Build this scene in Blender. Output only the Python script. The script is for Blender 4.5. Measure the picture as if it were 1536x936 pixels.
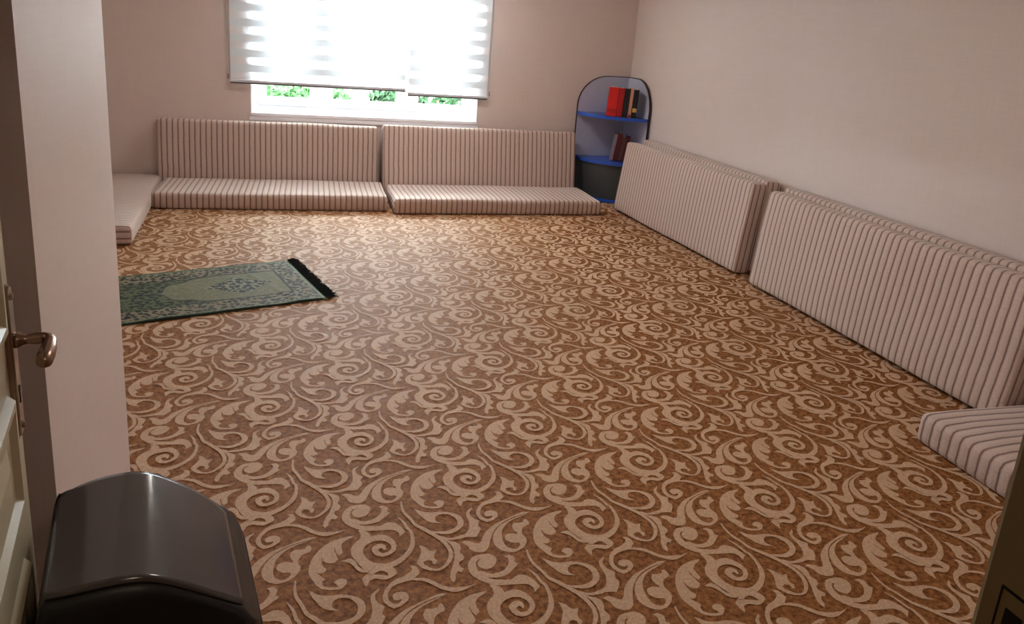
import bpy, bmesh, math, random
from mathutils import Vector, Matrix, geometry, noise

# ------------------------------------------------------------------ clear
for o in list(bpy.data.objects):
    bpy.data.objects.remove(o, do_unlink=True)
scene = bpy.context.scene
COL = scene.collection

# ------------------------------------------------------------------ camera
F_PX, YAW, PITCH, ROLL = 1111.5, 0.307, 0.2538, 0.077
CAM = Vector((-0.3074, -6.2035, 1.511))
fwd = Vector((math.sin(YAW) * math.cos(PITCH), math.cos(YAW) * math.cos(PITCH), -math.sin(PITCH)))
rgt = Vector((math.cos(YAW), -math.sin(YAW), 0.0))
upv = rgt.cross(fwd)
r2 = math.cos(ROLL) * rgt + math.sin(ROLL) * upv
u2 = math.cos(ROLL) * upv - math.sin(ROLL) * rgt
cd = bpy.data.cameras.new('camera')
cd.sensor_fit = 'HORIZONTAL'
cd.sensor_width = 36.0
cd.lens = F_PX / 1536.0 * 36.0
cd.shift_y = -(468 - 345) / 1536.0
cd.clip_start = 0.02
cam = bpy.data.objects.new('camera', cd)
COL.objects.link(cam)
m = Matrix((r2, u2, -fwd)).transposed().to_4x4()
m.translation = CAM
cam.matrix_world = m
scene.camera = cam

# ------------------------------------------------------------------ sky, daylight, exposure
world = bpy.data.worlds.new('overcast_sky')
scene.world = world
world.use_nodes = True
bgn = world.node_tree.nodes['Background']
bgn.inputs['Color'].default_value = (0.90, 0.955, 1.0, 1)
bgn.inputs['Strength'].default_value = 6.5
scene.view_settings.view_transform = 'Standard'
scene.view_settings.look = 'None'
scene.view_settings.gamma = 1.0
scene.view_settings.use_curve_mapping = False
scene.view_settings.exposure = 3.85

HALL_FILL, ROOM_FILL = 1.3, (3.3, 2.65)      # glow of the unseen fill lamps added at the end

def area_light(name, loc, rot, sx, sy, energy, color, portal=False):
    ld = bpy.data.lights.new(name, 'AREA')
    ld.shape = 'RECTANGLE'
    ld.size, ld.size_y = sx, sy
    ld.energy = energy
    ld.color = color
    o = bpy.data.objects.new(name, ld)
    COL.objects.link(o)
    o.location = loc
    o.rotation_euler = rot
    if portal:
        ld.cycles.is_portal = True
    return o
# the window opening, as a portal for the sky
area_light('window_daylight_portal', (0.435, 1.06, 1.48), (math.radians(-90), 0, 0), 2.1, 1.62, 1, (1, 1, 1), True)

# ------------------------------------------------------------------ helpers
def link(o, parent=None):
    COL.objects.link(o)
    if parent is not None:
        o.parent = parent
    return o

def tag(o, label=None, cat=None, group=None, kind=None):
    if label: o['label'] = label
    if cat: o['category'] = cat
    if group: o['group'] = group
    if kind: o['kind'] = kind
    return o

def empty(name, loc=(0, 0, 0), rz=0.0):
    o = bpy.data.objects.new(name, None)
    o.empty_display_size = 0.1
    link(o)
    o.location = loc
    o.rotation_euler = (0, 0, rz)
    return o

def mesh_obj(name, bm, mat, parent=None, smooth=False):
    bmesh.ops.recalc_face_normals(bm, faces=bm.faces)
    me = bpy.data.meshes.new(name)
    bm.to_mesh(me)
    bm.free()
    mats = mat if isinstance(mat, (list, tuple)) else [mat]
    for mm in mats:
        me.materials.append(mm)
    if smooth:
        for p in me.polygons:
            p.use_smooth = True
    return link(bpy.data.objects.new(name, me), parent)

def add_box(bm, x0, x1, y0, y1, z0, z1, bevel=0.0, seg=2, mat_index=0):
    vs = [bm.verts.new((x, y, z)) for x in (x0, x1) for y in (y0, y1) for z in (z0, z1)]
    idx = [(0, 1, 3, 2), (4, 6, 7, 5), (0, 4, 5, 1), (2, 3, 7, 6), (0, 2, 6, 4), (1, 5, 7, 3)]
    fs = [bm.faces.new([vs[i] for i in f]) for f in idx]
    for f in fs:
        f.material_index = mat_index
    if bevel > 0:
        es = set(e for f in fs for e in f.edges)
        bmesh.ops.bevel(bm, geom=list(es), offset=bevel, segments=seg, affect='EDGES', profile=0.5)
    return vs

def box_obj(name, b, mat, parent=None, bevel=0.0, seg=2):
    bm = bmesh.new()
    add_box(bm, *b, bevel=bevel, seg=seg)
    return mesh_obj(name, bm, mat, parent)

def add_prism(bm, pts, axis, a, b):
    """closed outline pts (2D) extruded along axis ('x','y','z') from a to b"""
    def P(p, t):
        if axis == 'x': return (t, p[0], p[1])
        if axis == 'y': return (p[0], t, p[1])
        return (p[0], p[1], t)
    A = [bm.verts.new(P(p, a)) for p in pts]
    B = [bm.verts.new(P(p, b)) for p in pts]
    n = len(pts)
    for i in range(n):
        bm.faces.new((A[i], A[(i + 1) % n], B[(i + 1) % n], B[i]))
    bm.faces.new(A)
    bm.faces.new(B)

def add_tube(bm, path, radii, n=12, cap=True):
    path = [Vector(p) for p in path]
    rings = []
    up = Vector((0.13, 0.21, 0.97))
    for i, p in enumerate(path):
        t = (path[min(i + 1, len(path) - 1)] - path[max(i - 1, 0)]).normalized()
        s = t.cross(up)
        if s.length < 1e-4: s = t.cross(Vector((1, 0, 0)))
        s.normalize()
        w = t.cross(s)
        r = radii[i] if isinstance(radii, (list, tuple)) else radii
        rings.append([bm.verts.new(p + (s * math.cos(2 * math.pi * k / n) + w * math.sin(2 * math.pi * k / n)) * r) for k in range(n)])
    for a, b in zip(rings, rings[1:]):
        for k in range(n):
            bm.faces.new((a[k], a[(k + 1) % n], b[(k + 1) % n], b[k]))
    if cap:
        bm.faces.new(rings[0])
        bm.faces.new(rings[-1])

# ------------------------------------------------------------------ materials
def new_mat(name):
    mt = bpy.data.materials.new(name)
    mt.use_nodes = True
    return mt, mt.node_tree.nodes, mt.node_tree.links, mt.node_tree.nodes['Principled BSDF']

def srgb(r, g, b):
    f = lambda c: (c / 255 / 12.92) if c / 255 <= 0.04045 else ((c / 255 + 0.055) / 1.055) ** 2.4
    return (f(r), f(g), f(b), 1)

def plain(name, col, rough=0.5, spec=0.5, metal=0.0, noise_amt=0.0, noise_scale=30.0, bump=0.0, bump_scale=200.0):
    mt, nd, lk, bs = new_mat(name)
    bs.inputs['Base Color'].default_value = col
    bs.inputs['Roughness'].default_value = rough
    bs.inputs['Specular IOR Level'].default_value = spec
    bs.inputs['Metallic'].default_value = metal
    tc = nd.new('ShaderNodeTexCoord')
    if noise_amt > 0:
        nz = nd.new('ShaderNodeTexNoise'); nz.inputs['Scale'].default_value = noise_scale
        nz.inputs['Detail'].default_value = 4
        lk.new(tc.outputs['Object'], nz.inputs['Vector'])
        mx = nd.new('ShaderNodeMix'); mx.data_type = 'RGBA'
        k = 1 - noise_amt
        mx.inputs[6].default_value = (col[0] * k, col[1] * k, col[2] * k, 1)
        mx.inputs[7].default_value = (min(col[0] * (1 + noise_amt), 1), min(col[1] * (1 + noise_amt), 1), min(col[2] * (1 + noise_amt), 1), 1)
        lk.new(nz.outputs['Fac'], mx.inputs[0])
        lk.new(mx.outputs[2], bs.inputs['Base Color'])
    if bump > 0:
        n2 = nd.new('ShaderNodeTexNoise'); n2.inputs['Scale'].default_value = bump_scale
        lk.new(tc.outputs['Object'], n2.inputs['Vector'])
        bp = nd.new('ShaderNodeBump'); bp.inputs['Strength'].default_value = bump
        bp.inputs['Distance'].default_value = 0.002
        lk.new(n2.outputs['Fac'], bp.inputs['Height'])
        lk.new(bp.outputs['Normal'], bs.inputs['Normal'])
    return mt

def wallpaper():
    mt, nd, lk, bs = new_mat('woven_wallpaper')
    tc = nd.new('ShaderNodeTexCoord')
    mp = nd.new('ShaderNodeMapping'); mp.inputs['Scale'].default_value = (90, 90, 4)
    lk.new(tc.outputs['Object'], mp.inputs['Vector'])
    nz = nd.new('ShaderNodeTexNoise'); nz.inputs['Scale'].default_value = 1.0; nz.inputs['Detail'].default_value = 3
    lk.new(mp.outputs['Vector'], nz.inputs['Vector'])
    mp2 = nd.new('ShaderNodeMapping'); mp2.inputs['Scale'].default_value = (6, 6, 120)
    lk.new(tc.outputs['Object'], mp2.inputs['Vector'])
    nz2 = nd.new('ShaderNodeTexNoise'); nz2.inputs['Scale'].default_value = 1.0; nz2.inputs['Detail'].default_value = 2
    lk.new(mp2.outputs['Vector'], nz2.inputs['Vector'])
    ad = nd.new('ShaderNodeMath'); ad.operation = 'ADD'
    lk.new(nz.outputs['Fac'], ad.inputs[0]); lk.new(nz2.outputs['Fac'], ad.inputs[1])
    rp = nd.new('ShaderNodeValToRGB')
    rp.color_ramp.elements[0].position = 0.25; rp.color_ramp.elements[0].color = WALL_A
    rp.color_ramp.elements[1].position = 0.75; rp.color_ramp.elements[1].color = WALL_B
    hf = nd.new('ShaderNodeMath'); hf.operation = 'MULTIPLY'; hf.inputs[1].default_value = 0.5
    lk.new(ad.outputs[0], hf.inputs[0]); lk.new(hf.outputs[0], rp.inputs['Fac'])
    lk.new(rp.outputs['Color'], bs.inputs['Base Color'])
    bs.inputs['Roughness'].default_value = 0.55
    bs.inputs['Specular IOR Level'].default_value = 0.35
    bp = nd.new('ShaderNodeBump'); bp.inputs['Strength'].default_value = 0.12; bp.inputs['Distance'].default_value = 0.002
    lk.new(ad.outputs[0], bp.inputs['Height']); lk.new(bp.outputs['Normal'], bs.inputs['Normal'])
    return mt

def carpet_mat(name, dark, light, scale, sheen):
    mt, nd, lk, bs = new_mat(name)
    tc = nd.new('ShaderNodeTexCoord')
    n1 = nd.new('ShaderNodeTexNoise'); n1.inputs['Scale'].default_value = scale; n1.inputs['Detail'].default_value = 5; n1.inputs['Roughness'].default_value = 0.7
    lk.new(tc.outputs['Object'], n1.inputs['Vector'])
    rp = nd.new('ShaderNodeValToRGB')
    rp.color_ramp.elements[0].position = 0.36; rp.color_ramp.elements[0].color = dark
    rp.color_ramp.elements[1].position = 0.66; rp.color_ramp.elements[1].color = light
    lk.new(n1.outputs['Fac'], rp.inputs['Fac'])
    lk.new(rp.outputs['Color'], bs.inputs['Base Color'])
    bs.inputs['Roughness'].default_value = 0.55
    bs.inputs['Specular IOR Level'].default_value = 0.12
    bs.inputs['Sheen Weight'].default_value = sheen
    bs.inputs['Sheen Roughness'].default_value = 0.45
    n2 = nd.new('ShaderNodeTexNoise'); n2.inputs['Scale'].default_value = 420; n2.inputs['Detail'].default_value = 3
    lk.new(tc.outputs['Object'], n2.inputs['Vector'])
    bp = nd.new('ShaderNodeBump'); bp.inputs['Strength'].default_value = 0.5; bp.inputs['Distance'].default_value = 0.003
    lk.new(n2.outputs['Fac'], bp.inputs['Height']); lk.new(bp.outputs['Normal'], bs.inputs['Normal'])
    return mt

def stripe_fabric():
    mt, nd, lk, bs = new_mat('striped_upholstery')
    uv = nd.new('ShaderNodeUVMap')
    sp = nd.new('ShaderNodeSeparateXYZ'); lk.new(uv.outputs['UV'], sp.inputs[0])
    # a slightly wandering stripe
    nz = nd.new('ShaderNodeTexNoise'); nz.inputs['Scale'].default_value = 14; nz.inputs['Detail'].default_value = 2
    lk.new(uv.outputs['UV'], nz.inputs['Vector'])
    wob = nd.new('ShaderNodeMath'); wob.operation = 'MULTIPLY_ADD'; wob.inputs[1].default_value = 0.006
    lk.new(nz.outputs['Fac'], wob.inputs[0]); lk.new(sp.outputs['X'], wob.inputs[2])
    dv = nd.new('ShaderNodeMath'); dv.operation = 'DIVIDE'; dv.inputs[1].default_value = 0.0445
    lk.new(wob.outputs[0], dv.inputs[0])
    fr = nd.new('ShaderNodeMath'); fr.operation = 'FRACT'; lk.new(dv.outputs[0], fr.inputs[0])
    rp = nd.new('ShaderNodeValToRGB')
    e = rp.color_ramp.elements
    e[0].position = 0.0; e[0].color = STRIPE_DARK
    e[1].position = 1.0; e[1].color = STRIPE_DARK
    for pos, c in ((0.036, STRIPE_DARK), (0.10, STRIPE_EDGE_SHADE), (0.22, STRIPE_LIGHT), (0.78, STRIPE_LIGHT), (0.90, STRIPE_EDGE_SHADE), (0.964, STRIPE_DARK)):
        k = e.new(pos); k.color = c
    lk.new(fr.outputs[0], rp.inputs['Fac'])
    # woven flecks
    wv = nd.new('ShaderNodeTexNoise'); wv.inputs['Scale'].default_value = 300; wv.inputs['Detail'].default_value = 2
    mp = nd.new('ShaderNodeMapping'); mp.inputs['Scale'].default_value = (1.0, 0.25, 1)
    lk.new(uv.outputs['UV'], mp.inputs['Vector']); lk.new(mp.outputs['Vector'], wv.inputs['Vector'])
    rr = nd.new('ShaderNodeMapRange'); rr.inputs['From Min'].default_value = 0.3; rr.inputs['From Max'].default_value = 0.7
    rr.inputs['To Min'].default_value = 0.86; rr.inputs['To Max'].default_value = 1.1
    lk.new(wv.outputs['Fac'], rr.inputs['Value'])
    ml = nd.new('ShaderNodeVectorMath'); ml.operation = 'SCALE'
    lk.new(rp.outputs['Color'], ml.inputs[0]); lk.new(rr.outputs['Result'], ml.inputs['Scale'])
    lk.new(ml.outputs['Vector'], bs.inputs['Base Color'])
    bs.inputs['Roughness'].default_value = 0.7
    bs.inputs['Specular IOR Level'].default_value = 0.3
    bs.inputs['Sheen Weight'].default_value = 0.25
    bs.inputs['Sheen Roughness'].default_value = 0.5
    # padded ribs between the seams
    pp = nd.new('ShaderNodeMath'); pp.operation = 'PINGPONG'; pp.inputs[1].default_value = 0.5
    lk.new(fr.outputs[0], pp.inputs[0])
    pw = nd.new('ShaderNodeMath'); pw.operation = 'POWER'; pw.inputs[1].default_value = 0.5
    lk.new(pp.outputs[0], pw.inputs[0])
    bp = nd.new('ShaderNodeBump'); bp.inputs['Strength'].default_value = 0.35; bp.inputs['Distance'].default_value = 0.01
    lk.new(pw.outputs[0], bp.inputs['Height']); lk.new(bp.outputs['Normal'], bs.inputs['Normal'])
    return mt

def blind_fabric(name, col, transp, transl):
    mt, nd, lk, bs = new_mat(name)
    out = nd['Material Output']
    nd.remove(bs)
    df = nd.new('ShaderNodeBsdfDiffuse'); df.inputs['Color'].default_value = col
    tl = nd.new('ShaderNodeBsdfTranslucent'); tl.inputs['Color'].default_value = col
    tr = nd.new('ShaderNodeBsdfTransparent'); tr.inputs['Color'].default_value = col
    m1 = nd.new('ShaderNodeMixShader'); m1.inputs[0].default_value = transl
    lk.new(df.outputs[0], m1.inputs[1]); lk.new(tl.outputs[0], m1.inputs[2])
    # fine weave: threads and pores
    tc = nd.new('ShaderNodeTexCoord')
    nz = nd.new('ShaderNodeTexNoise'); nz.inputs['Scale'].default_value = 60
    lk.new(tc.outputs['Object'], nz.inputs['Vector'])
    rr = nd.new('ShaderNodeMapRange'); rr.inputs['To Min'].default_value = transp * 0.9; rr.inputs['To Max'].default_value = min(transp * 1.1, 1)
    lk.new(nz.outputs['Fac'], rr.inputs['Value'])
    m2 = nd.new('ShaderNodeMixShader')
    lk.new(rr.outputs['Result'], m2.inputs[0])
    lk.new(m1.outputs[0], m2.inputs[1]); lk.new(tr.outputs[0], m2.inputs[2])
    lk.new(m2.outputs[0], out.inputs['Surface'])
    return mt

def glass_mat():
    mt, nd, lk, bs = new_mat('window_glass')
    out = nd['Material Output']
    nd.remove(bs)
    tr = nd.new('ShaderNodeBsdfTransparent'); tr.inputs['Color'].default_value = (0.93, 0.97, 0.96, 1)
    gl = nd.new('ShaderNodeBsdfGlossy'); gl.inputs['Roughness'].default_value = 0.02
    fz = nd.new('ShaderNodeFresnel'); fz.inputs['IOR'].default_value = 1.45
    mx = nd.new('ShaderNodeMixShader')
    lk.new(fz.outputs[0], mx.inputs[0]); lk.new(tr.outputs[0], mx.inputs[1]); lk.new(gl.outputs[0], mx.inputs[2])
    lk.new(mx.outputs[0], out.inputs['Surface'])
    return mt

WALL_A = srgb(216, 198, 190)
WALL_B = srgb(224, 207, 199)
STRIPE_DARK = srgb(122, 95, 86)
STRIPE_EDGE_SHADE = srgb(178, 152, 140)  # soft stripe edge, with the seam pucker's shade put into the colour
STRIPE_LIGHT = srgb(206, 183, 171)
M = {}
M['wall'] = wallpaper()
M['ceiling'] = plain('ceiling_paint', srgb(240, 234, 228), 0.8, 0.2, bump=0.1)
M['carpet'] = carpet_mat('carpet_ground_pile', srgb(98, 54, 20), srgb(172, 116, 66), 55, 0.0)
M['scroll'] = carpet_mat('carpet_scroll_pile', srgb(185, 148, 118), srgb(211, 177, 147), 110, 0.0)
M['stripe'] = stripe_fabric()
M['pvc'] = plain('white_window_plastic', srgb(250, 250, 252), 0.35, 0.5, noise_amt=0.01)
M['sill'] = plain('window_sill_board', srgb(240, 236, 240), 0.4, 0.5, noise_amt=0.02)
M['glass'] = glass_mat()
M['gasket'] = plain('dark_gasket_rubber', srgb(70, 66, 68), 0.6, 0.3)
M['band'] = blind_fabric('blind_opaque_band', (0.84, 0.92, 0.98, 1), 0.003, 0.032)
M['sheer'] = blind_fabric('blind_sheer_band', (0.95, 0.965, 1.0, 1), 0.06, 0.32)
M['rail'] = plain('blind_rail_metal', srgb(205, 205, 210), 0.35, 0.5)
M['raildark'] = plain('blind_rail_grip', srgb(92, 86, 90), 0.4, 0.5)
M['door'] = plain('cream_door_paint', srgb(176, 166, 138), 0.35, 0.5, noise_amt=0.03, noise_scale=12, bump=0.05, bump_scale=60)
M['jamb'] = plain('olive_jamb_paint', srgb(146, 128, 88), 0.4, 0.5, noise_amt=0.05, noise_scale=10)
M['bronze'] = plain('aged_nickel', srgb(150, 124, 108), 0.25, 0.5, 0.9, noise_amt=0.15, noise_scale=40)
M['black'] = plain('black_void', srgb(20, 18, 17), 0.6, 0.3)
M['bin'] = plain('black_bin_plastic', srgb(18, 18, 19), 0.38, 0.4, bump=0.03, bump_scale=400)
M['binlid'] = plain('glossy_charcoal_plastic', srgb(74, 70, 68), 0.13, 0.7, noise_amt=0.08, noise_scale=6)
M['panel'] = plain('grey_laminate', srgb(188, 190, 208), 0.35, 0.5, noise_amt=0.02)
M['edge'] = plain('black_edge_band', srgb(36, 34, 36), 0.35, 0.5)
M['blue'] = plain('blue_laminate', srgb(44, 88, 190), 0.25, 0.5, noise_amt=0.03)
M['darksheet'] = plain('dark_grey_sheet', srgb(66, 68, 70), 0.4, 0.5, noise_amt=0.04)
M['paper'] = plain('book_paper', srgb(222, 208, 190), 0.8, 0.2, noise_amt=0.06, noise_scale=120)

# ------------------------------------------------------------------ room shell
RX, BY, LX, FY, CZ = 3.045, 0.80, -2.05, -5.745, 2.55      # right, back, left, front wall faces, ceiling
WX0, WX1, WZ0, WZ1 = -0.60, 1.47, 0.70, 2.25               # window opening
DX0, DX1, DZ = -0.60, 0.375, 2.06                          # door opening
PX, PY0, PY1 = -0.80, -4.535, -3.79                        # projecting wall block

def struct(name, bm, mat, parent=None):
    o = mesh_obj(name, bm, mat, parent)
    if parent is None:
        o['kind'] = 'structure'
    return o

bm = bmesh.new(); add_box(bm, LX - 0.2, RX + 0.2, -8.2, BY + 0.25, -0.12, 0.0)
floor = struct('floor', bm, M['carpet'])
bm = bmesh.new(); add_box(bm, LX - 0.2, RX + 0.2, -8.2, BY + 0.25, CZ, CZ + 0.12)
struct('ceiling', bm, M['ceiling'])
bm = bmesh.new()
add_box(bm, LX - 0.2, WX0, BY, BY + 0.25, 0, CZ)
add_box(bm, WX1, RX + 0.2, BY, BY + 0.25, 0, CZ)
add_box(bm, WX0, WX1, BY, BY + 0.25, 0, WZ0 - 0.04)
add_box(bm, WX0, WX1, BY, BY + 0.25, WZ1, CZ)
struct('wall_back', bm, M['wall'])
bm = bmesh.new(); add_box(bm, RX, RX + 0.2, -8.2, BY, 0, CZ)
struct('wall_right', bm, M['wall'])
bm = bmesh.new(); add_box(bm, LX - 0.2, LX, -8.2, BY, 0, CZ)
struct('wall_left', bm, M['wall'])
bm = bmesh.new()
add_box(bm, LX, PX, PY0, PY1, 0, CZ)
struct('wall_projecting', bm, M['wall'])
bm = bmesh.new()
add_box(bm, LX, DX0 - 0.05, FY - 0.16, FY, 0, CZ)
add_box(bm, DX1 + 0.05, RX, FY - 0.16, FY, 0, CZ)
add_box(bm, DX0 - 0.05, DX1 + 0.05, FY - 0.16, FY, DZ + 0.05, CZ)
struct('wall_front', bm, M['wall'])
bm = bmesh.new(); add_box(bm, LX, RX, -8.2, -8.05, 0, CZ)
struct('wall_hall_end', bm, M['wall'])

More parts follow.
